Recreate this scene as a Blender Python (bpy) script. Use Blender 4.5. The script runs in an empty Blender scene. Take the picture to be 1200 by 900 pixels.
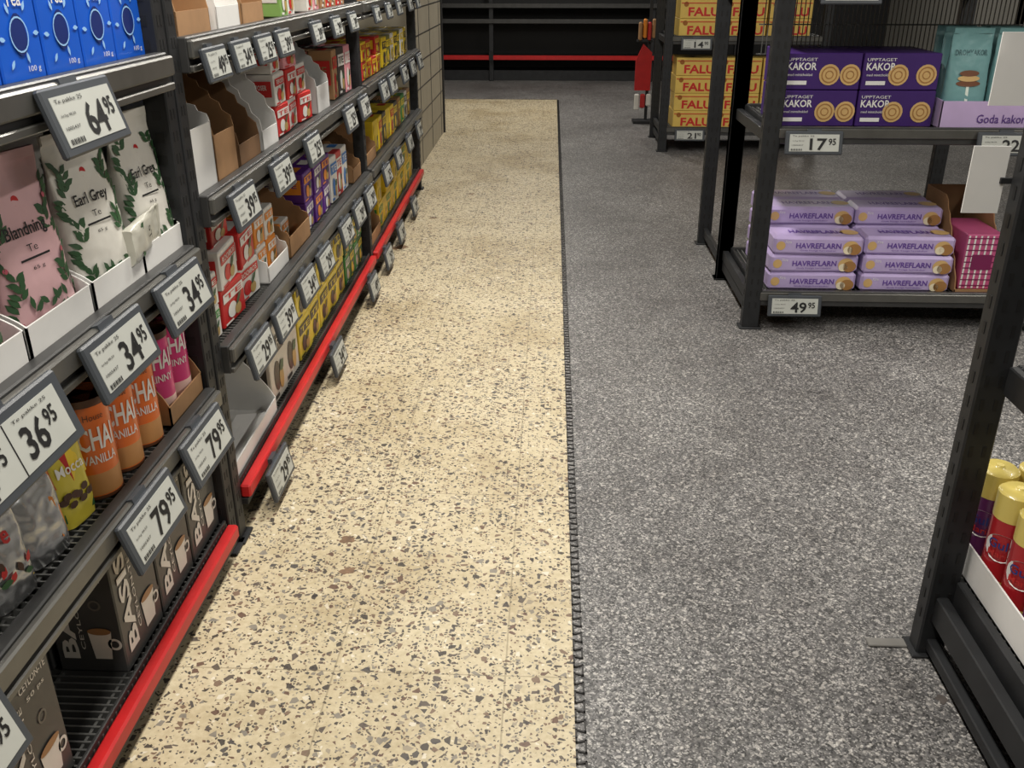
import bpy, math, random, bmesh
from mathutils import Vector, Matrix
random.seed(7)
scene=bpy.context.scene
try:
    scene.view_settings.view_transform='Standard'; scene.view_settings.look='None'
except Exception: pass

# ------------------------------------------------------------ camera
th=0.4259; psi=0.0405
cd=bpy.data.cameras.new('Camera'); cam=bpy.data.objects.new('Camera',cd)
scene.collection.objects.link(cam)
cam.location=(0,0,1.5); cam.rotation_euler=(math.pi/2-th,0,psi)
cd.sensor_width=36; cd.lens=32.4; cd.clip_start=0.05
scene.camera=cam

# ------------------------------------------------------------ materials
def lin(c):
    c/=255.0
    return c/12.92 if c<=0.04045 else ((c+0.055)/1.055)**2.4
MATS={}
def mat(col,rough=0.5,metal=0.0,var=0.10,scale=14,name=None,coat=0.0,bump=0.0,alpha=None):
    key=(col,rough,metal,var,scale,coat,bump)
    if key in MATS: return MATS[key]
    m=bpy.data.materials.new(name or 'mat_%02x%02x%02x'%col); m.use_nodes=True
    nt=m.node_tree; b=nt.nodes['Principled BSDF']
    L=[lin(c) for c in col]
    tc=nt.nodes.new('ShaderNodeTexCoord'); n=nt.nodes.new('ShaderNodeTexNoise')
    n.inputs['Scale'].default_value=scale; n.inputs['Detail'].default_value=3
    nt.links.new(tc.outputs['Object'],n.inputs['Vector'])
    r=nt.nodes.new('ShaderNodeValToRGB')
    r.color_ramp.elements[0].position=.3; r.color_ramp.elements[1].position=.7
    r.color_ramp.elements[0].color=[x*(1-var) for x in L]+[1]
    r.color_ramp.elements[1].color=[min(1,x*(1+var)) for x in L]+[1]
    nt.links.new(n.outputs['Fac'],r.inputs['Fac']); nt.links.new(r.outputs['Color'],b.inputs['Base Color'])
    b.inputs['Roughness'].default_value=rough; b.inputs['Metallic'].default_value=metal
    b.inputs['Coat Weight'].default_value=coat
    if bump>0:
        bp=nt.nodes.new('ShaderNodeBump'); bp.inputs['Strength'].default_value=bump; bp.inputs['Distance'].default_value=.012
        n2=nt.nodes.new('ShaderNodeTexNoise'); n2.inputs['Scale'].default_value=26; n2.inputs['Detail'].default_value=1
        nt.links.new(tc.outputs['Object'],n2.inputs['Vector'])
        nt.links.new(n2.outputs['Fac'],bp.inputs['Height']); nt.links.new(bp.outputs['Normal'],b.inputs['Normal'])
    MATS[key]=m; return m
STEEL=mat((74,74,74),.40,.55,.12,name='dark_steel')
STEELD=mat((44,45,47),.5,.4,.15,name='black_steel')
RAIL=mat((104,103,99),.36,.6,.1,name='rail_steel')
BLACK=mat((16,16,17),.6,0,.1,name='black')
WIRE=mat((120,120,118),.4,.6,.1,name='wire')
RED=mat((186,28,30),.42,0,.10,name='red_rail')
TAGF=mat((62,66,71),.45,0,.05,name='tag_frame')
TAGS=mat((178,180,174),.4,0,.03,name='tag_screen')
INK=mat((14,14,16),.6,0,0,name='ink')
WHITE=mat((226,225,222),.55,0,.03,name='white_card')
KRAFT=mat((160,122,84),.8,0,.12,name='kraft_card')
KRAFTD=mat((124,92,62),.8,0,.12,name='kraft_dark')
def C(r,g,b,rough=.45,coat=.1,bump=0.0): return mat((r,g,b),rough,0,.05,14,None,coat,bump)

# ------------------------------------------------------------ mesh builder
def basis(o,right,up,out):
    r,u,n=Vector(right).normalized(),Vector(up).normalized(),Vector(out).normalized()
    return Matrix(((r.x,u.x,n.x,o[0]),(r.y,u.y,n.y,o[1]),(r.z,u.z,n.z,o[2]),(0,0,0,1)))
I=Matrix.Identity(4)
class MB:
    def __init__(s): s.v=[]; s.f=[]; s.m=[]; s.mats=[]; s.sm=[]
    def mi(s,m):
        if m not in s.mats: s.mats.append(m)
        return s.mats.index(m)
    def add(s,vs,fs,m,M=I,smooth=False):
        o=len(s.v); k=s.mi(m)
        s.v+= [tuple(M@Vector(p)) for p in vs]
        for f in fs: s.f.append([i+o for i in f]); s.m.append(k); s.sm.append(smooth)
    def box(s,x0,x1,y0,y1,z0,z1,m,M=I):
        vs=[(x,y,z) for x in (x0,x1) for y in (y0,y1) for z in (z0,z1)]
        s.add(vs,[(0,1,3,2),(4,6,7,5),(0,4,5,1),(2,3,7,6),(0,2,6,4),(1,5,7,3)],m,M)
    def cbox(s,x0,x1,y0,y1,z0,z1,m,M=I,c=.004):
        lo=(x0,y0,z0); hi=(x1,y1,z1); idx={}; vs=[]
        for sx in (0,1):
            for sy in (0,1):
                for sz in (0,1):
                    sg=(sx,sy,sz)
                    for a in range(3):
                        p=[]
                        for k in range(3):
                            full=hi[k] if sg[k] else lo[k]
                            if k!=a: full+= -c if sg[k] else c
                            p.append(full)
                        idx[(sg,a)]=len(vs); vs.append(p)
        fs=[]
        for a in range(3):
            b,c2=[(1,2),(0,2),(0,1)][a]
            for sa in (0,1):
                q=[]
                for sb,sc in ((0,0),(1,0),(1,1),(0,1)):
                    sg=[0,0,0]; sg[a]=sa; sg[b]=sb; sg[c2]=sc
                    q.append(idx[(tuple(sg),a)])
                fs.append(q)
        for a,b,c2 in ((0,1,2),(0,2,1),(1,2,0)):
            for sa in (0,1):
                for sb in (0,1):
                    g0=[0,0,0]; g0[a]=sa; g0[b]=sb; g1=list(g0); g1[c2]=1
                    g0=tuple(g0); g1=tuple(g1)
                    fs.append([idx[(g0,a)],idx[(g1,a)],idx[(g1,b)],idx[(g0,b)]])
        for sx in (0,1):
            for sy in (0,1):
                for sz in (0,1): fs.append([idx[((sx,sy,sz),a)] for a in range(3)])
        s.add(vs,fs,m,M)
    def prism(s,pts,z0,z1,m,M=I):
        n=len(pts); vs=[(x,y,z0) for x,y in pts]+[(x,y,z1) for x,y in pts]
        fs=[list(range(n)),list(range(n,2*n))]+[[i,(i+1)%n,n+(i+1)%n,n+i] for i in range(n)]
        s.add(vs,fs,m,M)
    def loft(s,rings,m,M=I,smooth=True,caps=True):
        n=len(rings[0]); vs=[p for r in rings for p in r]; fs=[]
        for k in range(len(rings)-1):
            for i in range(n):
                j=(i+1)%n; fs.append([k*n+i,k*n+j,(k+1)*n+j,(k+1)*n+i])
        s.add(vs,fs,m,M,smooth)
        if caps:
            s.add(rings[0],[list(range(n))],m,M); s.add(rings[-1],[list(range(n))],m,M)
    def cyl(s,r,z0,z1,m,M=I,n=24):
        s.loft([[(r*math.cos(2*math.pi*i/n),r*math.sin(2*math.pi*i/n),z) for i in range(n)] for z in (z0,z1)],m,M)
    def decal(s,shape,m,M,off=.0015,fn=None):
        vs,fs=shape
        s.add([fn(x,y) if fn else (x,y,off) for x,y in vs],fs,m,M)
    def obj(s,name,parent=None,M=None,recalc=True):
        me=bpy.data.meshes.new(name); me.from_pydata(s.v,[],s.f)
        for m in s.mats: me.materials.append(m)
        me.polygons.foreach_set('material_index',s.m); me.polygons.foreach_set('use_smooth',s.sm)
        if recalc:
            bm=bmesh.new(); bm.from_mesh(me); bmesh.ops.recalc_face_normals(bm,faces=bm.faces); bm.to_mesh(me); bm.free()
        me.update()
        o=bpy.data.objects.new(name,me); scene.collection.objects.link(o)
        if parent: o.parent=parent
        if M is not None: o.matrix_world=M
        return o

# 2D shapes
def rect(x0,x1,y0,y1): return ([(x0,y0),(x1,y0),(x1,y1),(x0,y1)],[(0,1,2,3)])
def disk(cx,cy,rx,ry=None,n=18):
    ry=ry or rx
    return ([(cx+rx*math.cos(2*math.pi*i/n),cy+ry*math.sin(2*math.pi*i/n)) for i in range(n)],[list(range(n))])
def ring(cx,cy,r0,r1,n=18):
    vs=[(cx+r*math.cos(2*math.pi*i/n),cy+r*math.sin(2*math.pi*i/n)) for r in (r0,r1) for i in range(n)]
    return (vs,[[i,(i+1)%n,n+(i+1)%n,n+i] for i in range(n)])
def leaf(cx,cy,L,w,a):
    pts=[(0,0),(.3,.45),(.6,.5),(1,0),(.6,-.5),(.3,-.45)]
    ca,sa=math.cos(a),math.sin(a)
    return ([(cx+ca*x*L-sa*y*w,cy+sa*x*L+ca*y*w) for x,y in pts],[list(range(6))])
TC={}
def text(t,cx,cy,w,h,rot=0,bold=.0,keep=False):
    key=(t,bold)
    if key not in TC:
        cu=bpy.data.curves.new('t','FONT'); cu.body=t; cu.resolution_u=2; cu.offset=bold
        ob=bpy.data.objects.new('t',cu); scene.collection.objects.link(ob)
        bpy.context.view_layer.update()
        me=bpy.data.meshes.new_from_object(ob.evaluated_get(bpy.context.evaluated_depsgraph_get()))
        vs=[(p.co.x,p.co.y) for p in me.vertices]; fs=[list(p.vertices) for p in me.polygons]
        bpy.data.objects.remove(ob); bpy.data.curves.remove(cu); bpy.data.meshes.remove(me)
        xs=[p[0] for p in vs]; ys=[p[1] for p in vs]
        x0,x1,y0,y1=min(xs),max(xs),min(ys),max(ys)
        TC[key]=([((x-x0)/(x1-x0)-.5,(y-y0)/(y1-y0)-.5) for x,y in vs],fs,(x1-x0)/(y1-y0))
    vs,fs,asp=TC[key]
    if keep:
        if w/h>asp: w=h*asp
        else: h=w/asp
    ca,sa=math.cos(rot),math.sin(rot)
    return ([(cx+ca*x*w-sa*y*h,cy+sa*x*w+ca*y*h) for x,y in vs],fs)

# ------------------------------------------------------------ room
def floor_nodes(kind):
    m=bpy.data.materials.new('floor_'+kind); m.use_nodes=True; nt=m.node_tree; N=nt.nodes; Lk=nt.links
    b=N['Principled BSDF']; tc=N.new('ShaderNodeTexCoord'); O=tc.outputs['Object']
    def noise(s,d=3,r=.5):
        n=N.new('ShaderNodeTexNoise'); n.inputs['Scale'].default_value=s; n.inputs['Detail'].default_value=d; n.inputs['Roughness'].default_value=r
        Lk.new(O,n.inputs['Vector']); return n
    def ramp(src,els,interp='LINEAR'):
        r=N.new('ShaderNodeValToRGB'); r.color_ramp.interpolation=interp
        while len(r.color_ramp.elements)<len(els): r.color_ramp.elements.new(.5)
        for e,(p,c) in zip(r.color_ramp.elements,els):
            e.position=p; e.color=(lin(c[0]),lin(c[1]),lin(c[2]),1)
        Lk.new(src,r.inputs['Fac']); return r.outputs['Color']
    def math_(op,a,b_=None,c=None):
        n=N.new('ShaderNodeMath'); n.operation=op
        for i,x in enumerate((a,b_,c)):
            if x is None: continue
            if isinstance(x,(int,float)): n.inputs[i].default_value=x
            else: Lk.new(x,n.inputs[i])
        return n.outputs[0]
    def mix(f,a,b_,mode='MIX'):
        n=N.new('ShaderNodeMix'); n.data_type='RGBA'; n.blend_type=mode
        if isinstance(f,(int,float)): n.inputs[0].default_value=f
        else: Lk.new(f,n.inputs[0])
        for i,x in ((6,a),(7,b_)):
            if isinstance(x,tuple): n.inputs[i].default_value=(lin(x[0]),lin(x[1]),lin(x[2]),1)
            else: Lk.new(x,n.inputs[i])
        return n.outputs[2]
    def warp(amount,s):
        n=noise(s,2); v=N.new('ShaderNodeVectorMath'); v.operation='SCALE'; v.inputs['Scale'].default_value=amount
        Lk.new(n.outputs['Color'],v.inputs[0]); a=N.new('ShaderNodeVectorMath'); a.operation='ADD'
        Lk.new(O,a.inputs[0]); Lk.new(v.outputs[0],a.inputs[1]); return a.outputs[0]
    def vor(vec,s,feat,rnd=1.0):
        n=N.new('ShaderNodeTexVoronoi'); n.voronoi_dimensions='2D'; n.feature=feat; n.inputs['Scale'].default_value=s; n.inputs['Randomness'].default_value=rnd
        Lk.new(vec,n.inputs['Vector']); return n
    sep=N.new('ShaderNodeSeparateXYZ'); Lk.new(O,sep.inputs[0])
    if kind=='terrazzo':
        base=ramp(noise(2.2,5,.6).outputs['Fac'],[(.3,(182,167,134)),(.5,(193,179,147)),(.7,(202,189,158))])
        base=mix(.35,base,ramp(noise(60,4,.7).outputs['Fac'],[(.35,(158,144,116)),(.65,(212,201,174))]))
        col=base
        dens=noise(1.7,3).outputs['Fac']
        # small fines, medium chips, then the large sparse chips
        for s,th_,pick,amt in ((130,.10,.68,.002),(80,.12,.72,.003),(48,.14,.66,.004)):
            wv=warp(amt*2,s*.5)
            e=vor(wv,s,'DISTANCE_TO_EDGE'); f=vor(wv,s,'F1')
            sp=N.new('ShaderNodeSeparateColor'); Lk.new(f.outputs['Color'],sp.inputs[0])
            thr=math_('MULTIPLY_ADD',sp.outputs[1],.20,th_)
            pk=math_('MULTIPLY_ADD',dens,.4,pick-.2)
            mk=math_('MULTIPLY',math_('GREATER_THAN',e.outputs['Distance'],thr),math_('GREATER_THAN',sp.outputs[0],pk))
            cc=ramp(sp.outputs[2],[(0,(52,46,44)),(.20,(80,70,64)),(.36,(112,90,74)),(.48,(66,62,62)),(.62,(126,120,110)),(.76,(92,66,54)),(.88,(150,140,122)),(.95,(214,206,188))],'CONSTANT')
            col=mix(math_('MULTIPLY',mk,.93),col,cc)
        def line(coord,off,period,w):
            a=math_('ADD',coord,off); a=math_('DIVIDE',a,period); a=math_('FRACT',a)
            return math_('LESS_THAN',a,w/period)
        ln=math_('MAXIMUM',line(sep.outputs[0],.085,.4,.004),line(sep.outputs[1],-1.66+8,.8,.004))
        col=mix(math_('MULTIPLY',ln,.45),col,(104,92,70))
        st=ramp(noise(1.1,6,.65).outputs['Fac'],[(.33,(226,219,206)),(.5,(255,255,255))])
        col=mix(.8,col,st,'MULTIPLY')
        sc=ramp(noise(9,6,.75).outputs['Fac'],[(.26,(160,140,112)),(.34,(255,255,255))])
        col=mix(.7,col,sc,'MULTIPLY')
        Lk.new(col,b.inputs['Base Color'])
        rr=math_('MULTIPLY_ADD',noise(6,4).outputs['Fac'],.2,.42); Lk.new(rr,b.inputs['Roughness'])
        b.inputs['Specular IOR Level'].default_value=.35
    else:
        f=vor(O,150,'F1'); sp=N.new('ShaderNodeSeparateColor'); Lk.new(f.outputs['Color'],sp.inputs[0])
        col=ramp(sp.outputs[0],[(0,(58,57,57)),(.28,(98,97,97)),(.5,(122,120,120)),(.7,(148,146,143)),(.86,(210,206,200)),(.94,(66,64,64))],'CONSTANT')
        f2=vor(O,310,'F1'); sp2=N.new('ShaderNodeSeparateColor'); Lk.new(f2.outputs['Color'],sp2.inputs[0])
        col=mix(.42,col,ramp(sp2.outputs[0],[(0,(38,38,39)),(.35,(106,105,104)),(.65,(134,132,130)),(.85,(230,227,222))],'CONSTANT'))
        big=ramp(noise(.9,5,.6).outputs['Fac'],[(.3,(192,190,190)),(.7,(255,255,255))])
        col=mix(1.0,col,big,'MULTIPLY')
        sc=ramp(noise(5,6,.7).outputs['Fac'],[(.3,(205,202,200)),(.55,(255,255,255))])
        col=mix(.6,col,sc,'MULTIPLY')
        Lk.new(col,b.inputs['Base Color']); b.inputs['Roughness'].default_value=.55
        bp=N.new('ShaderNodeBump'); bp.inputs['Strength'].default_value=.25; bp.inputs['Distance'].default_value=.003
        Lk.new(sp.outputs[0],bp.inputs['Height']); Lk.new(bp.outputs['Normal'],b.inputs['Normal'])
    return m
q=MB(); q.box(-2.2,5,-3,15,-.1,0,floor_nodes('speckled_gray')); q.obj('floor')
q=MB(); q.box(-2.2,.075,-3,11.77,.0005,.003,floor_nodes('terrazzo')); q.obj('floor_terrazzo_inlay')
# interlocking jagged seam: dark groove following dovetail teeth of the tile edge
q=MB(); SEAM=mat((50,48,47),.7,0,.1,name='seam')
q.box(-2.2,.08,11.77,11.785,.001,.0042,SEAM)
def seg(a,b,w=.0042):
    d=Vector((b[0]-a[0],b[1]-a[1])); n=Vector((-d.y,d.x)).normalized()*w/2; e=d.normalized()*w/2
    q.prism([(a[0]-n.x-e.x,a[1]-n.y-e.y),(b[0]-n.x+e.x,b[1]-n.y+e.y),(b[0]+n.x+e.x,b[1]+n.y+e.y),(a[0]+n.x-e.x,a[1]+n.y-e.y)],.0005,.0038,SEAM)
y=-2.0
while y<11.7:
    P=[(.077,y),(.077,y+.024),(.097,y+.018),(.097,y+.052),(.077,y+.046),(.077,y+.058)]
    for a,b in zip(P[:-1],P[1:]): seg(a,b)
    y+=.058
q.obj('trim_floor_seam')
WALLM=mat((120,118,112),.8,0,.05,3,name='wall_paint'); CEIL=mat((150,150,148),.9,0,.04,3,name='ceiling_paint')
for n,a in (('wall_left',(-2.3,-2.2,-3,15,0,3.3)),('wall_right',(5,5.1,-3,15,0,3.3)),('wall_rear',(-2.3,5.1,-3.1,-3,0,3.3))):
    q=MB(); q.box(*a,WALLM); q.obj(n)
q=MB(); q.box(-2.3,5.1,15,15.1,0,3.3,mat((30,30,32),.7,0,.1,3)); q.obj('wall_back')
q=MB(); q.box(-2.3,5.1,-3.1,15.1,3.3,3.4,CEIL); q.obj('ceiling')

# ------------------------------------------------------------ price tags
def tag(M,w,h,big,small,double=False):
    q=MB()
    q.cbox(-w/2,w/2,-h/2,h/2,-.008,.006,TAGF,M,.004)
    iw=w*.43; ih=h*.36
    q.box(-iw,iw,-ih,ih,.0055,.0072,TAGS,M)
    if double:
        for cx in (-w*.22,w*.2):
            q.decal(text(big,cx-.015,-h*.04,w*.18,h*.44,bold=.02),INK,M,.0085)
            q.decal(text(small,cx+w*.11,h*.06,w*.09,h*.24,bold=.02),INK,M,.0085)
            q.decal(text('Te pakke 25',cx,h*.28,w*.28,h*.06),INK,M,.0085)
        q.box(-.001,.001,-ih,ih,.007,.0082,INK,M)
    else:
        q.decal(text(big,w*.07,-h*.06,w*.30,h*.50,bold=.02),INK,M,.0085)
        q.decal(text(small,w*.31,h*.05,w*.13,h*.28,bold=.02),INK,M,.0085)
        q.decal(text('Te pakke 25',-w*.20,h*.28,w*.38,h*.08),INK,M,.0085)
        q.decal(text('kr/kg 98,50',-w*.28,h*.08,w*.20,h*.05),INK,M,.0085)
        q.decal(text('1005437',-w*.29,-h*.10,w*.20,h*.05),INK,M,.0085)
    for i in range(9): q.decal(rect(-w*.40+i*w*.022,-w*.40+i*w*.022+w*(.008 if i%2 else .014),-h*.33,-h*.25),INK,M,.0085)
    q.box(-w*.12,w*.12,h*.42,h*.6,-.018,-.004,TAGF,M)
    return q.obj('price_tag')

# ------------------------------------------------------------ left shelf runs
MA=Matrix.Translation((-.845,2.15,0))
MBm=Matrix.Translation((-.84,2.15,0))@Matrix.Rotation(math.radians(1.0),4,'Z')
D=.52
def post(q,x0,x1,y0,y1,z1,M,face='x'):
    q.cbox(x0,x1,y0,y1,.003,z1,STEELD,M,.003)
    z=.08
    while z<z1-.05:
        ym=(y0+y1)/2; xm=(x0+x1)/2
        q.box(x1-.001,x1+.001,ym-.012,ym-.005,z,z+.022,BLACK,M)
        q.box(x1-.001,x1+.001,ym+.005,ym+.012,z,z+.022,BLACK,M)
        q.box(xm-.01,xm+.01,y0-.001,y0+.001,z,z+.022,BLACK,M)
        z+=.05
    q.cbox(x0-.015,x1+.015,y0-.015,y1+.015,.003,.012,STEELD,M,.002)
def shelf(q,y0,y1,z,M,red=False,D=D,dirs=1):
    q.box(-D,-.03,y0,y1,z-.02,z+.004,BLACK,M)
    yy=y0+.01
    while yy<y1-.005:
        q.box(-D,-.026,yy,yy+.0045,z+.004,z+.018,WIRE,M); yy+=.02
    for xx in (-.06,-.2,-.34,-.48): q.box(xx,xx+.006,y0,y1,z+.002,z+.014,WIRE,M)
    if red:
        q.cbox(-.024,.006,y0,y1,z-.022,z+.018,RED,M,.005)
        q.cbox(-.035,-.027,y0,y1,z-.05,z+.03,STEEL,M,.002)
        q.cbox(-.03,-.004,y0,y1,z-.045,z-.024,STEELD,M,.002)
    else:
        q.cbox(-.03,-.002,y0,y1,z-.05,z+.03,STEEL,M,.003)
        q.cbox(-.004,.012,y0,y1,z-.018,z+.024,RAIL,M,.004)
        q.cbox(-.004,.008,y0,y1,z-.048,z-.032,RAIL,M,.003)
def gondola(name,y0,y1,posts,levels,M,redz):
    q=MB()
    for p in posts:
        post(q,-.075,-.02,p-.027,p+.027,2.25,M); post(q,-D-.06,-D-.01,p-.027,p+.027,2.25,M)
        for z in levels: q.box(-D,-.03,p-.012,p+.012,z-.04,z,STEELD,M)
        q.box(-D,-.03,p-.02,p+.02,.02,.07,STEELD,M)
    for a,b in zip(posts[:-1],posts[1:]):
        for z in levels: shelf(q,a+.03,b-.03,z,M,False)
        shelf(q,a+.03,b-.03,redz,M,True)
    q.box(-D-.03,-D-.01,y0,y1,.05,2.2,STEELD,M)
    return q.obj(name)
gondola('shelving_unit',-2.6,0,[-2.6,-.004],[1.297,.862,.486],MA,.085)
LB0,LB1,LB2,LB3=1.32,.952,.552,.138
gondola('shelving_unit',.05,4.6,[.052,2.4,4.6],[LB0,LB1,LB2],MBm,LB3)

def ltag(M,Y,z,p,w=.25,h=.115,tilt=.28,double=False):
    big,small=p
    u=(-math.sin(tilt),0,math.cos(tilt)); n=(math.cos(tilt),0,math.sin(tilt))
    tag(M@basis((.034,Y-2.15,z-.035),(0,1,0),u,n),w,h,big,small,double)
for Y,z,p in [(1.63,1.297,('64','95')),(1.12,1.297,('39','95')),(1.93,.862,('34','95')),(1.6,.862,('34','95')),
              (1.93,.486,('79','95')),(1.6,.486,('79','95')),(.93,.486,('39','95'))]:
    ltag(MA,Y,z,p)
ltag(MA,1.20,.862,('36','95'),w=.36,h=.125,double=True)
for z,ys in ((LB0,(2.32,2.54,2.76,2.98,3.45,3.8,4.15,4.8,5.2,5.6,6.1,6.5)),(LB1,(2.41,2.81,3.25,3.95,4.3,4.9,5.2,5.7,6.1,6.5)),
             (LB2-.015,(2.40,2.67,2.99,3.28,3.7,4.0,4.3,4.85,5.3,5.8,6.3)),(LB3-.02,(2.44,3.36,4.25,4.75,5.25,5.9))):
    for i,Y in enumerate(ys): ltag(MBm,Y,z,random.choice([('39','95'),('34','95'),('49','95'),('25','95'),('29','95')]),w=.165 if z>1.3 else .215,h=.08 if z>1.3 else .1,tilt=.2)

# ------------------------------------------------------------ product builders
def F(M,Y,z,x=-.06,yaw=0):
    m=M@basis((x,Y-2.15,z),(0,1,0),(0,0,1),(1,0,0))
    return m@Matrix.Rotation(yaw,4,'Y') if yaw else m
def carton(q,M,w,h,d,m,c=.003): q.cbox(-w/2,w/2,0,h,-d,0,m,M,c)
def tray(q,M,w,d,hf,hb,mo,mi=None,serr=False,t=.004):
    mi=mi or mo
    q.box(-w/2,w/2,0,t,-d,0,mo,M); q.box(-w/2,w/2,0,hf,-t,0,mo,M); q.box(-w/2,w/2,0,hb,-d,-d+t,mi,M)
    pts=[(-d,0),(0,0),(0,hf)]
    k=12
    for i in range(1,k):
        f=i/k; yy=hf+(hb-hf)*f**.8; zz=-d*f*.55
        if serr and i%2: zz+=.008; yy+=.004
        pts.append((zz,yy))
    pts+=[(-d*.55,hb),(-d,hb)]
    for sx in (-w/2,w/2-t):
        Ms=M@Matrix(((0,0,1,sx),(0,1,0,0),(1,0,0,0),(0,0,0,1)))
        q.prism(pts,0,t,mo,Ms)
def bagfn(w,h,d):
    def W(t): return w/2*(1-.06*t)
    def Dp(t): return d/2*max(.05,(1-max(0,(t-.2)/.75)**1.2) if t<.95 else .05)
    def fn(x,y,off=.002):
        t=min(1,max(0,y/h)); s=min(.98,abs(x)/W(t))
        return (x,y,Dp(t)*(1-s**3.5)**(1/3.5)+off)
    return W,Dp,fn
def bag(q,M,w,h,d,m,top=None):
    W,Dp,fn=bagfn(w,h,d); rings=[]
    for t in (0,.03,.15,.3,.45,.6,.75,.88,.95,.955,1.0):
        r=[]
        for i in range(28):
            a=2*math.pi*i/28; ca,sa=math.cos(a),math.sin(a)
            wx=W(t)*(.93 if t==0 else 1)*math.copysign(abs(ca)**(2/3.5),ca); zz=Dp(t)*math.copysign(abs(sa)**(2/3.5),sa)
            r.append((wx,h*t,zz+.0025*math.sin(9*t*3+i*.9)))
        rings.append(r)
    q.loft(rings,m,M)
    if top: q.box(-w*.46,w*.46,h*.955,h*1.01,-.004,.004,top,M)
    return fn
def cylfn(r):
    return lambda x,y,off=.0015:((r+off)*math.sin(x/r),y,(r+off)*math.cos(x/r))
def can(q,M,r,h,body,lid,band=None,rot=0):
    Mc=M@Matrix.Rotation(-math.pi/2,4,'X')
    q.cyl(r,0,h,body,Mc); q.cyl(r*1.03,h*.93,h,lid,Mc); q.cyl(r*1.02,0,h*.03,lid,Mc)
    if band: q.cyl(r*1.005,h*.04,h*.26,band,Mc)
    return cylfn(r)

GREEN=C(48,84,50); PINKB=C(222,180,184,.4,.2,.2); WBAG=C(224,221,212,.4,.2,.25)
S1=1.32; S2=.884; S3=.508; S4=.107
q=MB(); BL=C(22,92,205,.35,.3); BLD=C(14,40,110); LBL=C(150,195,240)
for i in range(6):
    for k in range(2):
        M=F(MA,2.05-.145*i,S1,-.05-.16*k); carton(q,M,.138,.21,.15,BL)
        if k==0:
            q.decal(text('Lady Grey',0,.165,.11,.028,bold=.01),WHITE,M,.002); q.decal(text('Tea',0,.132,.05,.026,bold=.01),WHITE,M,.002)
            q.decal(disk(0,.075,.024,.034),BLD,M,.002); q.decal(ring(0,.075,.026,.029),LBL,M,.0025)
            for a in range(6): q.decal(leaf(.045*math.cos(a),.075+.04*math.sin(a*1.1),.02,.008,a),LBL,M,.002)
            q.decal(text('100 g',.03,.018,.04,.012),WHITE,M,.002)
q.obj('blue_tea_cartons')
def teabag(q,M,w,h,d,base,title,leafm,accent,seed):
    rnd=random.Random(seed); fn=bag(q,M,w,h,d,base,base)
    for side in (-1,1):
        for i in range(24):
            y=(.03+.034*i)*h; x=side*(w*.36+w*.05*math.sin(i*.7+seed))
            for s2 in (-1,1):
                a=math.pi/2+s2*rnd.uniform(.5,1.2)
                if abs(x+s2*.02)<w*.46: q.decal(leaf(x,y,.026,.011,a),leafm,M,fn=fn)
            if accent and i%9==3: q.decal(disk(x,y,.005,n=8),accent,M,fn=fn)
    for i in range(14): q.decal(leaf(rnd.uniform(-w*.25,w*.25),rnd.uniform(.02,.2)*h,.026,.011,rnd.uniform(.4,2.8)),leafm,M,fn=fn)
    q.decal(text(title,0,h*.60,w*.56,h*.09,bold=.015),INK,M,fn=fn)
    q.decal(text('Te',0,h*.51,w*.14,h*.04),INK,M,fn=fn); q.decal(text('65 g',0,h*.40,w*.16,h*.025),INK,M,fn=fn)
    q.decal(disk(0,h*.76,.009),RED,M,fn=fn); q.decal(rect(-w*.2,w*.2,h*.45,h*.462),INK,M,fn=fn)
def obj_bags(items,name):
    for it in items:
        q=MB(); teabag(q,*it); q.obj(name)
obj_bags([(F(MA,2.035,S2+.006,-.083,-.12),.175,.32,.085,WBAG,'Earl Grey',GREEN,None,1),(F(MA,2.03,S2+.006,-.19,-.08),.175,.32,.085,WBAG,'Earl Grey',GREEN,None,2),
          (F(MA,1.785,S2+.006,-.085,-.15),.19,.32,.085,WBAG,'Earl Grey',GREEN,None,3),(F(MA,1.785,S2+.006,-.195,-.1),.19,.32,.085,WBAG,'Earl Grey',GREEN,None,4)],'white_tea_bag')
ROSE=C(196,92,110)
obj_bags([(F(MA,1.535,S2+.006,-.085,-.15),.19,.32,.085,PINKB,'Blandning',GREEN,ROSE,5),(F(MA,1.535,S2+.006,-.195,-.1),.19,.32,.085,PINKB,'Blandning',GREEN,ROSE,6),
          (F(MA,1.29,S2+.006,-.085,-.1),.19,.32,.085,PINKB,'Blandning',GREEN,ROSE,8),(F(MA,1.29,S2+.006,-.195,-.1),.19,.32,.085,PINKB,'Blandning',GREEN,ROSE,9),
          (F(MA,1.05,S2+.006,-.085,-.1),.19,.32,.085,PINKB,'Blandning',GREEN,ROSE,10)],'pink_tea_bag')
q=MB(); SIL=C(188,186,174,.3,.3,.3)
M=basis((-.845-.035,1.84,S2+.075),(0,.15,1),(.0,1,.12),(1,0,.0))
fn=bag(q,M,.08,.17,.03,SIL,SIL); q.decal(rect(-.035,.035,.05,.065),GREEN,M,fn=fn); q.decal(text('Te',0,.10,.03,.02),INK,M,fn=fn)
o_=q.obj('fallen_tea_pouch')
for Yc,w in ((2.012,.22),(1.78,.235),(1.535,.235),(1.29,.235),(1.05,.235)):
    q=MB(); tray(q,F(MA,Yc,S2,-.031),w,.28,.06,.13,WHITE); q.obj('white_display_tray')
q=MB(); OR=C(222,108,34,.35,.3); BRN=C(92,56,34)
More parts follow.
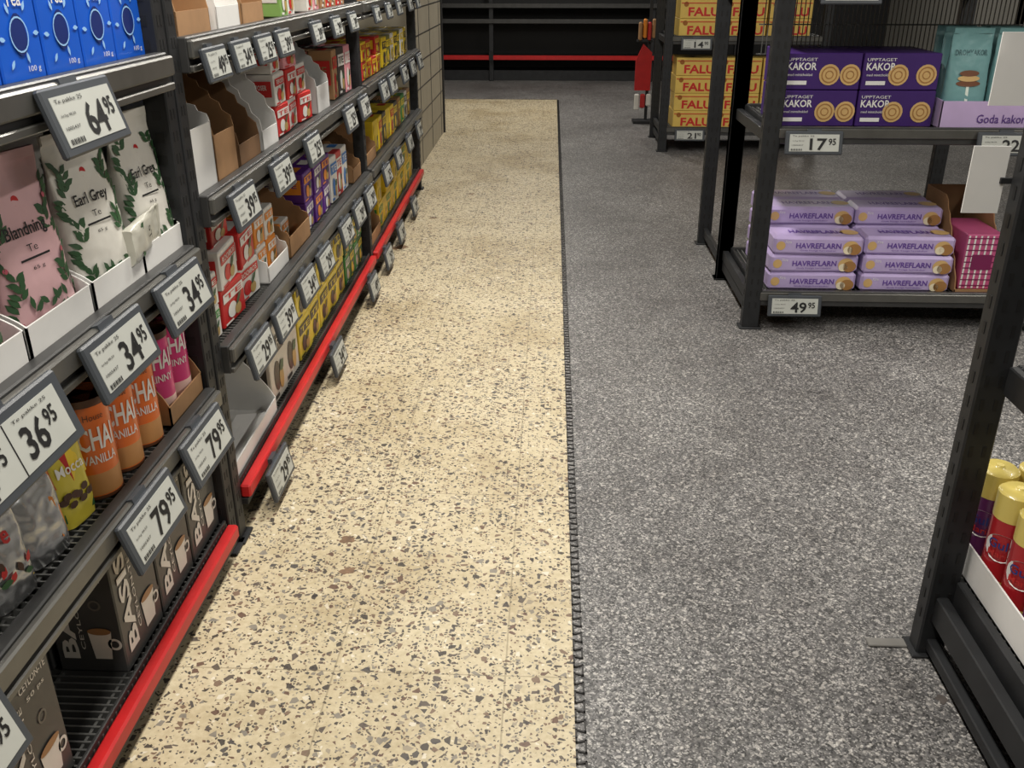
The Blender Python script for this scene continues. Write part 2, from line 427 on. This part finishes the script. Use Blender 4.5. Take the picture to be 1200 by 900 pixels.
for i in range(3):
    for k in range(2):
        M=F(MA,1.845-.11*i,S3,-.085-.11*k); fn=can(q,M,.05,.22,OR,BRN,C(196,140,84))
        if k==0:
            for cx in (-.035,.055):
                q.decal(text('CHAI',cx,.135,.075,.05,bold=.02),WHITE,M,fn=fn); q.decal(text('VANILLA',cx,.09,.07,.02,bold=.01),WHITE,M,fn=fn); q.decal(text('House',cx,.182,.04,.014),BRN,M,fn=fn)
q.obj('orange_chai_tins')
q=MB(); PK=C(206,44,118,.35,.3)
tray(q,F(MA,2.01,S3,-.033),.21,.3,.05,.24,KRAFT)
for i in range(2):
    for k in range(2):
        M=F(MA,2.06-.100*i,S3+.005,-.088-.11*k); fn=can(q,M,.047,.22,PK,BRN,C(235,200,190))
        if k==0:
            for cx in (-.035,.055):
                q.decal(text('CHAI',cx,.155,.075,.045,bold=.02),WHITE,M,fn=fn); q.decal(text('SKINNY',cx,.11,.065,.018,bold=.01),WHITE,M,fn=fn)
q.obj('pink_chai_tins_in_carton')
YEL=C(232,200,44,.35,.3); FOIL=mat((196,197,198),.26,.85,.1,14,None,0,1.0); LIME=C(206,190,66,.3,.4,.4); DGN=C(40,84,44); REDD=C(186,40,40); COF=C(70,44,30)
def o3(f): return lambda x,y:f(x,y,.003)
def o4(f): return lambda x,y:f(x,y,.004)
q=MB()
for Yc,x in ((1.51,-.09),(1.52,-.19)):
    M=F(MA,Yc,S3,x,-.25); fn=bag(q,M,.10,.28,.07,LIME,FOIL)
    q.decal(rect(-.045,.045,.17,.235),DGN,M,fn=fn); q.decal(text('Kaffe',0,.205,.07,.03,bold=.02),WHITE,M,fn=o3(fn)); q.decal(rect(-.045,.0,.09,.16),REDD,M,fn=fn); q.decal(rect(.0,.045,.09,.16),YEL,M,fn=fn)
    for j in range(9): q.decal(disk(-.035+.009*j,.06+.012*math.sin(j*2.3),.010,.008,n=8),COF,M,fn=o3(fn))
    q.decal(text('Mocca',0,.12,.07,.022,bold=.01),WHITE,M,fn=o4(fn)); q.decal(rect(-.04,.04,.015,.035),DGN,M,fn=fn)
q.obj('green_coffee_pouches')
q=MB()
for n_,(Yc,x,yw) in enumerate(((1.385,-.09,-.3),(1.255,-.085,-.25),(1.125,-.085,-.2),(1.0,-.085,-.1),(1.385,-.2,0),(1.255,-.2,0),(1.125,-.2,0))):
    M=F(MA,Yc,S3,x,yw); fn=bag(q,M,.118,.26 if n_ else .24,.08,FOIL,FOIL)
    if n_ in (1,3):
        q.decal(rect(-.045,.045,.03,.20),YEL,M,fn=fn); q.decal(rect(-.045,.045,.165,.205),DGN,M,fn=o3(fn)); q.decal(text('Mild',0,.185,.06,.02,bold=.02),WHITE,M,fn=o4(fn)); q.decal(text('Te',0,.13,.04,.035,bold=.02),REDD,M,fn=o3(fn))
        for j in range(8): q.decal(leaf(-.03+.009*j,.05+.012*(j%3),.022,.012,j),(DGN,REDD,COF)[j%3],M,fn=o3(fn))
    elif n_ in (0,2):
        q.decal(rect(.03,.05,.03,.20),C(196,120,50),M,fn=fn)
q.obj('foil_snack_pouches')
DK=C(66,66,66,.45,.15); DK2=C(96,93,88); MUG=C(214,209,202)
def basis_box(q,M,w,h,d):
    carton(q,M,w,h,d,DK)
    for MM,ww in ((M,w),(M@basis((-w/2,0,-d/2),(0,0,1),(0,1,0),(-1,0,0)),d)):
        q.decal(text('BASIS',-ww*.28,h*.52,h*.80,ww*.24,rot=math.pi/2,bold=.03),MUG,MM,.002)
        q.decal(text('CEYLON-TE',-ww*.08,h*.5,h*.6,ww*.06,rot=math.pi/2),MUG,MM,.002)
        q.decal(([(ww*.06,h*.12),(ww*.30,h*.12),(ww*.36,h*.36),(ww*.02,h*.36)],[(0,1,2,3)]),MUG,MM,.002)
        q.decal(disk(ww*.19,h*.36,ww*.17,h*.03),C(150,110,70),MM,.003); q.decal(ring(ww*.38,h*.25,h*.03,h*.05),MUG,MM,.002)
        q.decal(text('CEYLON-TE',ww*.2,h*.88,ww*.45,h*.05,bold=.01),MUG,MM,.002)
        q.decal(text('50 ps',ww*.2,h*.78,ww*.3,h*.04),MUG,MM,.002)
        q.decal(ring(ww*.2,h*.58,h*.03,h*.045),DK2,MM,.002)
    q.decal(text('BASIS',0,-d/2,w*.7,d*.3,bold=.03),MUG,M@basis((0,h,0),(1,0,0),(0,0,1),(0,1,0)),.002)
q=MB()
for i in range(3): basis_box(q,F(MA,2.02-.2*i,S4,-.045),.19,.305,.15)
for i in range(4): basis_box(q,F(MA,2.02-.2*i,S4,-.21),.19,.305,.15)
q.obj('dark_tea_cartons')
q=MB()
for i in range(3): basis_box(q,F(MA,1.18-.2*i,S4,-.045),.19,.30,.15)
q.obj('dark_tea_cartons')

# --- run B generic rows
T0,T1,T2,T3=LB0+.022,LB1+.022,LB2+.022,LB3+.022
def boxrow(name,Y0,Y1,z,w,h,d,cols,rows=1,deep=2,x=-.05,labels=None,jit=.03,M0=None,gap=.0):
    q=MB(); M0=M0 or MBm; n=max(1,int((Y1-Y0)/w+.01))
    for i in range(n):
        for r in range(rows):
            for k in range(deep):
                if k==0 and r==rows-1 and gap and random.random()<gap: continue
                c=cols[(i+r)%len(cols)] if k==0 else cols[i%len(cols)]
                yaw=random.uniform(-jit,jit)
                M=F(M0,Y0+w*(i+.5),z+r*(h+.001),x-k*(d+.004)-random.uniform(0,jit*.15),yaw)
                carton(q,M,w-.006-abs(yaw)*.12,h,d,c[0])
                if k==0 or gap:
                    q.decal(rect(-w*.42,w*.42,h*.62,h*.86),c[1],M,.002)
                    q.decal(text(c[2],0,h*.74,w*.7,h*.14,bold=.01),c[0],M,.003)
                    q.decal(disk(-w*.1,h*.33,w*.18,h*.2),c[1],M,.002); q.decal(disk(w*.12,h*.25,w*.13,h*.15),C(180,150,90),M,.003)
                    q.decal(leaf(w*.05,h*.35,w*.3,h*.14,.6),GREEN,M,.0035); q.decal(rect(-w*.42,-w*.1,h*.05,h*.1),c[1],M,.002)
                    M2=M@basis((-w/2+.003,0,-d/2),(0,0,1),(0,1,0),(-1,0,0)); q.decal(rect(-d*.4,d*.4,h*.3,h*.8),c[1],M2,.003); q.decal(text(c[2],0,h*.6,d*.5,h*.16,bold=.01),c[0],M2,.004)
                    M3=M@basis((0,h,-d/2),(1,0,0),(0,0,-1),(0,1,0)); q.decal(rect(-w*.3,w*.3,-d*.2,d*.2),c[1],M3,.002)
    return q.obj(name)
Wt=C(224,221,214); Rd=C(198,40,38); Gn=C(60,140,66); Yl=C(232,200,44); Og=C(226,138,44); Pu=C(92,44,130); Pk=C(222,150,158); Bl=C(60,120,190); Kf=KRAFT; Dg=C(60,56,52); Lg=C(130,170,90)
def opencarton(name,Y,z,w,d,h,m=KRAFT,inner=None,hf=.06,M0=None):
    q=MB(); tray(q,F(M0 or MBm,Y,z,-.036),w,d,hf,h,m,inner,serr=True); return q.obj(name)
opencarton('cardboard_display_box',2.40,T0,.24,.3,.22); opencarton('white_display_tray',2.68,T0,.2,.3,.2,WHITE,KRAFT)
opencarton('cardboard_display_box',2.92,T0,.22,.3,.2)
boxrow('tea_boxes',3.1,3.9,T0,.1,.15,.1,[(Wt,Rd,'TE'),(Pk,Wt,'CHAI'),(Lg,Wt,'MINT')],gap=.3)
boxrow('tea_boxes',3.95,4.45,T0,.1,.18,.1,[(Kf,Wt,'TE'),(Rd,Wt,'TE')])
boxrow('yellow_tea_boxes',4.62,6.6,T0,.11,.14,.1,[(Yl,Rd,'TE'),(Yl,Gn,'TE'),(Kf,Wt,'TE')],gap=.2)
# shelf 1
opencarton('white_display_tray',2.34,T1,.16,.3,.27,WHITE,KRAFT,.16); opencarton('cardboard_display_box',2.52,T1,.18,.3,.30,KRAFT,KRAFTD,.12)
opencarton('cardboard_display_box',2.74,T1,.21,.3,.28,KRAFTD,KRAFT,.06); opencarton('white_display_tray',2.97,T1,.18,.3,.3,WHITE,KRAFT,.06)
boxrow('red_tea_boxes',3.12,3.62,T1+.0,.165,.10,.1,[(Rd,Wt,'TE'),(Wt,Rd,'TEPOSER')],2,2,jit=.07)
boxrow('white_tea_boxes',3.12,3.5,T1+.203,.165,.09,.1,[(Wt,Rd,'TE'),(Pk,Rd,'TE')],1,1,jit=.08)
opencarton('white_display_tray',3.78,T1,.22,.3,.28,WHITE,C(170,190,205),.1)
boxrow('assorted_tea_boxes',3.95,4.48,T1,.13,.2,.1,[(C(120,60,46),Yl,'TE'),(Kf,Rd,'TE'),(Dg,Wt,'TE'),(Pk,Wt,'TE')],gap=.25,jit=.06)
boxrow('yellow_tea_boxes',4.62,5.4,T1,.15,.09,.12,[(Yl,Rd,'TE'),(C(190,50,40),Yl,'TE')],2,gap=.4)
boxrow('assorted_tea_boxes',5.45,6.6,T1,.15,.16,.12,[(Yl,Dg,'TE'),(C(120,120,60),Yl,'TE'),(Wt,Yl,'TE')],gap=.25)
# shelf 2
boxrow('white_tea_boxes',2.24,2.36,T2,.11,.09,.1,[(Wt,Gn,'GRON TE'),(Wt,Rd,'TE')],2,2)
boxrow('red_white_tea_boxes',2.37,2.76,T2,.19,.11,.1,[(Rd,Wt,'TE'),(Wt,Rd,'ROOIBOS')],2,2,jit=.08)
boxrow('white_tea_boxes',2.39,2.60,T2+.224,.19,.075,.1,[(Rd,Wt,'TE')],1,1,x=-.07,jit=.1)
opencarton('cardboard_display_box',2.91,T2,.25,.3,.16,WHITE,KRAFT,.05)
boxrow('orange_tea_boxes',2.80,3.02,T2+.006,.11,.1,.09,[(Wt,Og,'TE'),(Og,Wt,'TE')],2,2,x=-.07,jit=.04)
opencarton('cardboard_display_box',3.22,T2,.3,.3,.18,KRAFT,KRAFTD,.07)
boxrow('orange_tea_boxes',3.1,3.34,T2+.006,.11,.08,.09,[(Og,Wt,'TE'),(Wt,Og,'TE')],1,2,x=-.1)
boxrow('purple_tea_boxes',3.4,3.85,T2,.15,.11,.1,[(Pu,Wt,'TE'),(Pu,Og,'TE')],2,2,jit=.05,gap=.3)
boxrow('white_blue_tea_boxes',3.87,4.25,T2,.12,.19,.1,[(Wt,Bl,'TE'),(C(190,60,60),Wt,'TE')],jit=.06)
opencarton('cardboard_display_box',4.38,T2,.2,.3,.16)
opencarton('cardboard_display_box',4.8,T2,.3,.3,.18)
boxrow('yellow_tea_boxes',5.0,5.9,T2,.15,.17,.12,[(Yl,Yl,'TE'),(Yl,Rd,'TE'),(Dg,Yl,'TE')],1,2,gap=.2)
boxrow('assorted_tea_boxes',5.95,6.6,T2,.15,.17,.12,[(Kf,Yl,'TE'),(Gn,Yl,'TE'),(Wt,Dg,'TE')],1,2)
# bottom shelf
q=MB(); tray(q,F(MBm,2.475,T3,-.036),.46,.40,.05,.30,WHITE,WHITE)
Mf=F(MBm,2.475,T3,-.036); q.prism([(-.2,0),(.2,0),(.15,.09),(-.15,.09)],0,.003,WHITE,Mf@basis((0,.008,-.02),(1,0,0),(0,.15,-1),(0,1,.15)))
q.obj('empty_white_display_tray')
boxrow('printed_coffee_boxes',2.73,3.1,T3,.18,.26,.12,[(C(206,200,188),Dg,'KAFFE')],1,2)
boxrow('yellow_tea_cartons',3.12,4.0,T3,.175,.15,.13,[(C(232,208,72),Dg,'TE')],2,2)
boxrow('green_tea_boxes',4.02,4.5,T3,.11,.13,.1,[(Gn,Wt,'TE'),(C(40,90,50),Yl,'TE')],2,2)
opencarton('cardboard_display_box',4.8,T3,.3,.3,.26)
boxrow('yellow_tea_boxes',5.0,6.6,T3,.15,.14,.12,[(Yl,Gn,'TE'),(Yl,Yl,'TE')],2,2,gap=.2)

# ------------------------------------------------------------ partition beyond racks
q=MB(); BE=mat((160,152,134),.7,0,.06,6,name='beige_panel')
q.box(-1.45,-1.05,7.1,9.3,.003,2.6,BE)
for z in [.2*i for i in range(1,13)]: q.box(-1.051,-1.048,7.1,9.3,z,z+.008,STEEL)
for yy in (7.1,7.7,8.4,9.1): q.box(-1.051,-1.047,yy,yy+.012,.01,2.6,STEEL)
q.box(-1.06,-1.035,9.27,9.32,.003,2.6,BLACK)
q.obj('partition_panel')

# ------------------------------------------------------------ back cooler shelving
q=MB()
q.box(-1.75,2.6,14.3,14.5,.003,2.4,BLACK)
q.box(-1.75,2.6,13.85,14.3,.003,.14,STEELD)
for z in (.32,.80,1.0,1.5):
    q.cbox(-1.7,2.6,13.75,14.3,z-.02,z+.01,BLACK,c=.003)
    q.cbox(-1.7,2.6,13.72,13.76,z-.03,z+.03,RED if z==.32 else STEEL,c=.004)
for x in (-1.74,-.85,1.4,2.58): q.cbox(x-.03,x+.03,13.76,13.84,.003,2.4,STEELD,c=.003)
q.box(-.88,-.82,13.70,13.74,.28,.40,BLACK)
q.obj('empty_wall_shelving')

# ------------------------------------------------------------ right-hand free-standing racks
def wire_shelf(q,x0,x1,y0,y1,z):
    q.box(x0,x1,y0,y1,z-.02,z,BLACK)
    xx=x0
    while xx<x1: q.box(xx,xx+.005,y0,y1,z,z+.012,WIRE); xx+=.022
    q.cbox(x0,x1,y0-.012,y0+.012,z-.045,z+.025,STEEL,c=.003)
    q.cbox(x0,x1,y0-.02,y0-.008,z-.02,z+.018,RAIL,c=.003)
    q.cbox(x0,x1,y1-.012,y1+.012,z-.045,z+.025,STEEL,c=.003)
    for x in (x0,x1): q.cbox(x-.008,x+.008,y0,y1,z-.045,z+.02,STEELD,c=.002)
def upright(q,x,y,w=.075,d=.05,z1=2.3):
    q.cbox(x-w/2,x+w/2,y-d/2,y+d/2,.0,z1,STEELD,c=.004)
    z=.1
    while z<z1-.06:
        for dx in (-.014,.014):
            q.box(x+dx-.004,x+dx+.004,y-d/2-.0012,y-d/2+.001,z,z+.026,BLACK)
        q.box(x-w/2-.0012,x-w/2+.001,y-.005,y+.005,z,z+.026,BLACK)
        z+=.055
    q.cbox(x-w/2-.012,x+w/2+.012,y-d/2-.012,y+d/2+.012,0,.008,STEELD,c=.002)
def rack(name,xl,xr,ys,levels,tops=2.3,backs=None):
    q=MB()
    for x in (xl,xr):
        for y in ys: upright(q,x,y,z1=tops)
        for a,b in zip(ys[:-1],ys[1:]):
            q.cbox(x-.012,x+.012,a,b,.05,.10,STEELD,c=.002); q.cbox(x-.012,x+.012,a,b,1.9,1.95,STEELD,c=.002)
            for z in levels: q.cbox(x-.015,x+.015,a,b,z-.05,z,STEELD,c=.002)
    for a,b in zip(ys[:-1],ys[1:]):
        for z in levels: wire_shelf(q,xl+.03,xr-.03,a-.01,b-.03,z)
    return q
MZ=.868
TOPZ=1.425
q=rack('x',.92,2.2,(3.98,4.70),(.155,MZ,TOPZ))
q2=rack('x',.92,2.2,(4.70,5.37),(TOPZ,))
o=len(q.v); q.v+=q2.v
for f_,m_,s_ in zip(q2.f,q2.m,q2.sm): q.f.append([i+o for i in f_]); q.m.append(q.mi(q2.mats[m_])); q.sm.append(s_)
for i in range(60): q.box(.98+i*.02,.984+i*.02,4.62,4.624,1.12,1.40,WIRE)
for z in (1.12,1.25): q.box(.96,2.18,4.624,4.63,z,z+.006,WIRE)
q.obj('rack_unit')
q=MB()  # unseen cartons added on the top shelf to block light and cast shadow
for i in range(4):
    for y0 in (4.0,4.31,4.715,5.02): q.cbox(1.0+.29*i,1.27+.29*i,y0,y0+.28,TOPZ+.0125,TOPZ+.35,C(150,120,90) if (i+int(y0*10))%2 else C(120,96,150),c=.004)
q.obj('light_blocking_cartons')
def rtag(x,y,z,p,w=.235,h=.095): tag(basis((x,y,z),(1,0,0),(0,.2,1),(0,-1,.2)),w,h,*p)
rtag(1.10,3.93,.12,('49','95')); rtag(1.09,3.93,MZ-.035,('17','95')); rtag(1.87,3.93,MZ-.035,('22','95')); rtag(1.16,3.93,TOPZ-.015,('19','95'))
def G(x,y,z,yaw=0):
    m=basis((x,y,z),(1,0,0),(0,0,1),(0,-1,0))
    return m@Matrix.Rotation(yaw,4,'Y') if yaw else m
PZ=MZ+.013
q=MB(); PU=C(62,34,104,.4,.2); COOK=C(206,170,112); COOKD=C(160,116,66)
for c in range(2):
    for r in range(2):
        for k in range(2):
            M=G(1.122+.322*c,4.06+.19*k,PZ+.148*r,random.uniform(-.02,.02)); carton(q,M,.316,.145,.18,PU)
            if k==0:
                for cx in ((.03,.115) if c==0 else (-.01,.105)):
                    q.decal(disk(cx,.06,.042),COOK,M,.002); q.decal(ring(cx,.06,.028,.033),COOKD,M,.003); q.decal(ring(cx,.06,.013,.017),COOKD,M,.003)
                q.decal(text('UPPTAGET',-.085,.12,.12,.012),WHITE,M,.002); q.decal(text('KAKOR',-.085,.093,.12,.030,bold=.02),WHITE,M,.002)
                q.decal(text('med mintchoklad',-.09,.06,.10,.01),WHITE,M,.002); q.decal(rect(-.14,-.06,.02,.036),WHITE,M,.002)
q.obj('purple_biscuit_boxes')
LIL=C(192,170,210,.45,.1); TEAL=C(112,156,158,.35,.3,.3)
q=MB(); tray(q,G(1.81,4.02,PZ),.38,.32,.11,.12,LIL)
q.decal(text('Goda kakor',.06,.04,.2,.035,bold=.01),C(90,60,130),G(1.81,4.02,PZ),.002); q.obj('lilac_display_tray')
q=MB()
for i in range(2):
    for k in range(3):
        M=G(1.72+.182*i,4.085+.09*k,PZ+.006,random.uniform(-.06,.06)); fn=bag(q,M,.175,.38,.085,TEAL,TEAL)
        if k==0:
            q.decal(text('DROMKAKOR',0,.29,.13,.022,bold=.02),C(60,96,100),M,fn=fn)
            for j in range(3): q.decal(disk(0,.17+.02*j,.05-.005*j,.012),C(110,66,40) if j%2==0 else COOK,M,fn=lambda x,y,f=fn,j=j:f(x,y,.003+.001*j))
            q.decal(rect(-.006,.006,.10,.16),C(220,230,220),M,fn=fn); q.decal(rect(-.04,.04,.09,.10),C(220,230,220),M,fn=fn)
q.obj('teal_biscuit_bags')
q=MB(); LP=C(184,166,210,.35,.3,.1); DP=C(96,62,150)
def oat(M,w=.39,h=.082,d=.17,front=True):
    q.cbox(-w/2,w/2,0,h,-d,0,LP,M,.012)
    if front:
        q.decal(text('HAVREFLARN',.0,h*.52,w*.5,h*.30,bold=.02),DP,M,.002); q.decal(text('Goda frasiga havrekakor',0,h*.25,w*.4,h*.10),DP,M,.002)
        q.decal(disk(w*.36,h*.45,.035,.03),COOK,M,.002); q.decal(disk(w*.40,h*.35,.03,.025),COOKD,M,.003); q.decal(disk(w*.33,h*.3,.02,.018),C(232,220,190),M,.003)
        q.decal(disk(-w*.42,h*.5,.02,.02),COOK,M,.002); q.decal(text('Xtra',-w*.34,h*.72,w*.07,h*.16),WHITE,M,.002)
    Mt=M@basis((0,h,-d/2),(1,0,0),(0,0,-1),(0,1,0))
    q.decal(text('HAVREFLARN',0,0,w*.6,d*.3,bold=.02),DP,Mt,.002); q.decal(disk(w*.38,0,.04),COOK,Mt,.002)
for c in range(2):
    for r in range(3):
        oat(G(1.19+.405*c+random.uniform(-.01,.01),3.995+random.uniform(0,.015),.168+.0835*r,random.uniform(-.03,.03)))
    for r in range(4):
        oat(G(1.19+.405*c+random.uniform(-.008,.008),4.20,.168+.0835*r,random.uniform(-.02,.02)))
        oat(G(1.19+.405*c,4.40,.168+.0835*r),front=False)
q.obj('lilac_oat_biscuit_packs')
q=MB(); tray(q,G(1.915,4.0,.168),.2,.5,.015,.38,KRAFT,KRAFTD,serr=True); q.obj('cardboard_display_box')
q=MB(); PKC=C(196,88,134)
M=G(1.925,4.04,.174); carton(q,M,.16,.25,.3,PKC)
for i in range(6): q.decal(rect(-.075+.026*i,-.067+.026*i,.005,.245),WHITE,M,.002)
for i in range(9): q.decal(rect(-.077,.077,.015+.027*i,.02+.027*i),C(120,30,80),M,.0025)
q.decal(rect(-.045,.045,.09,.16),C(120,30,80),M,.003); q.obj('pink_checked_box')

# far rack with yellow crispbread
q=rack('x',.99,2.3,(8.36,9.1),(.19,.94,1.6)); q.obj('rack_unit')
rtag(1.22,8.31,.15,('21','90'),.26,.1); rtag(1.22,8.31,.90,('14','90'),.26,.1)
q=MB(); FY=C(212,180,92,.4,.2); FR=C(190,38,36)
for lvl,rows in ((.203,4),(.953,3)):
    for r in range(rows):
        for c in range(3):
            M=G(1.25+.37*c,8.37,lvl+.146*r,random.uniform(-.02,.02)); carton(q,M,.355,.144,.35,FY)
            q.decal(text('FALU',.02,.052,.26,.07,bold=.03),FR,M,.002); q.decal(rect(-.17,.17,.115,.122),FR,M,.002)
            q.decal(disk(-.13,.11,.02),C(150,90,30),M,.002)
q.obj('yellow_crispbread_packs')
q=MB(); q.cbox(.98,1.01,10.0,10.03,.0,1.5,STEELD,c=.002); q.prism([(.86,.33),(1.02,.33),(1.02,.70),(.93,.78),(.86,.62)],-.02,.02,RED,basis((0,9.97,0),(1,0,0),(0,0,1),(0,-1,0)))
for i in range(3): q.cbox(.86+.06*i,.91+.06*i,9.9,9.94,.14+.02*i,.30,(Wt,REDD,Wt)[i],c=.01)
for i in range(4): q.cbox(.87+.045*i,.905+.045*i,9.88,9.95,.82+.02*(i%2),.99+.03*(i%2),(KRAFT,Og,REDD,KRAFT)[i],c=.01)
q.cbox(.86,1.02,9.93,9.99,.80,.82,STEELD,c=.002); q.cbox(.86,1.06,9.9,10.1,0,.03,STEELD,c=.003); q.obj('red_promo_stand')

# ------------------------------------------------------------ near rack (right foreground)
q=MB(); NX=.925
for x in (NX,1.55):
    for y in (1.80,.4): upright(q,x,y,.065,.05,2.3)
    q.cbox(x-.014,x+.014,.42,1.78,.10,.17,STEELD,c=.003)
    q.cbox(x-.014,x+.014,.42,1.78,.02,.05,STEELD,c=.003)
q.cbox(.94,1.54,1.79,1.81,.08,.14,STEELD,c=.003)
for z,ye in ((.20,1.96),(.735,1.77),(1.42,1.77)):
    q.box(.965,1.53,.43,ye,z-.02,z,BLACK)
    y=.43
    while y<ye: q.box(.965,1.53,y,y+.005,z,z+.012,WIRE); y+=.022
    q.cbox(.945,.965,.43,1.77,z-.045,z+.02,STEELD,c=.003)
    q.cbox(.965,1.53,ye-.01,ye+.01,z-.045,z+.02,STEELD,c=.003)
q.cbox(.79,.885,1.80,1.83,0,.006,mat((120,118,114),.5,.3),c=.002)
q.obj('rack_unit')
q=MB()
M=basis((.970,1.56,.214),(0,-1,0),(0,0,1),(-1,0,0)); tray(q,M,.70,.42,.085,.09,WHITE); q.obj('white_display_tray')
q=MB(); TR=C(168,30,38,.35,.4); TY=C(214,194,104,.35,.4)
for i in range(6):
    for k in range(4):
        M=basis((1.022+.09*k,1.85-.1*i,.22),(-.5,-1,0),(0,0,1),(-1,.5,0)); Mc=M@Matrix.Rotation(-math.pi/2,4,'X')
        body=TR if (i+k)%3 else C(92,40,90,.35,.4)
        q.cyl(.042,0,.2,body,Mc); q.cyl(.0425,.19,.25,TY,Mc)
        q.loft([[(r*math.cos(2*math.pi*j/24),r*math.sin(2*math.pi*j/24),z) for j in range(24)] for r,z in ((.042,.25),(.034,.258),(.012,.256),(.008,.262))],TY,Mc)
        fn=cylfn(.042)
        for cx in (-.06,.055):
            q.decal(disk(cx,.125,.038,.034),WHITE,M,fn=fn); q.decal(text('Guld',cx,.135,.055,.022,bold=.01),C(30,50,120),M,fn=lambda x,y:fn(x,y,.003)); q.decal(text('Marie',cx,.11,.05,.016,bold=.01),REDD,M,fn=lambda x,y:fn(x,y,.003))
        q.cyl(.0424,.03,.042,TY,Mc)
q.obj('biscuit_tubes')
for z,x0,x1 in ((1.325,.825,.895),(1.12,.815,.885)):
    q=MB(); q.box(x0,x1,1.835,1.838,z-.065,z+.065,WHITE); q.cbox(x1-.01,.93,1.828,1.834,z-.006,z+.006,STEELD,c=.001); q.obj('blank_white_sign')

# stains on terrazzo
q=MB(); ST=mat((112,86,62),.6,0,.35,60,name='stain')
for x,y,r in ((-.56,2.2,.030),(-.53,2.05,.028),(-.86,5.2,.07),(-.55,6.6,.05),(-.75,5.9,.04)):
    for j in range(5):
        xx=x+random.uniform(-.4,.4)*r; yy=y+random.uniform(-.3,.3)*r; r2=r*random.uniform(.3,.75)
        pts=[(xx+r2*random.uniform(.5,1)*math.cos(a*.45),yy+r2*random.uniform(.4,.8)*math.sin(a*.45)) for a in range(14)]
        q.prism(pts,.003,.0034+j*.00005,ST)
q.obj('floor_stains')
q=MB(); SG=mat((66,60,56),.7,0,.3,60,name='gray_scuff')
for x,y,r in ((.95,1.60,.03),(.99,1.57,.022),(.90,1.63,.018)):
    pts=[(x+r*random.uniform(.4,1)*math.cos(a*.45),y+r*random.uniform(.4,1)*math.sin(a*.45)) for a in range(14)]
    q.prism(pts,.0,.0006,SG)
q.obj('floor_scuffs')

# ------------------------------------------------------------ lights (real ceiling fittings)
def lamp(x,y,e,sx=.3,sy=1.3,col=(1,.955,.875),z=3.2,rot=0):
    ld=bpy.data.lights.new('ceiling_light','AREA'); ld.shape='RECTANGLE'; ld.size=sx; ld.size_y=sy; ld.energy=e; ld.color=col
    o=bpy.data.objects.new('ceiling_light',ld); o.location=(x,y,z-.06); o.rotation_euler=(0,rot,0); scene.collection.objects.link(o)
    q=MB(); q.cbox(x-sx/2-.03,x+sx/2+.03,y-sy/2-.03,y+sy/2+.03,z-.04,z+.1,WHITE,c=.01); q.obj('ceiling_light_fixture')
for y,e in ((-.8,55),(1.6,62),(4.0,95),(6.6,30),(10.8,80)): lamp(-.25,y,e)
for y,e in ((-.2,54),(2.2,50),(4.6,52),(11.5,42)): lamp(3.2,y,e)
w=bpy.data.worlds.new('World'); scene.world=w; w.use_nodes=True
w.node_tree.nodes['Background'].inputs[0].default_value=(.5,.5,.5,1); w.node_tree.nodes['Background'].inputs[1].default_value=.2
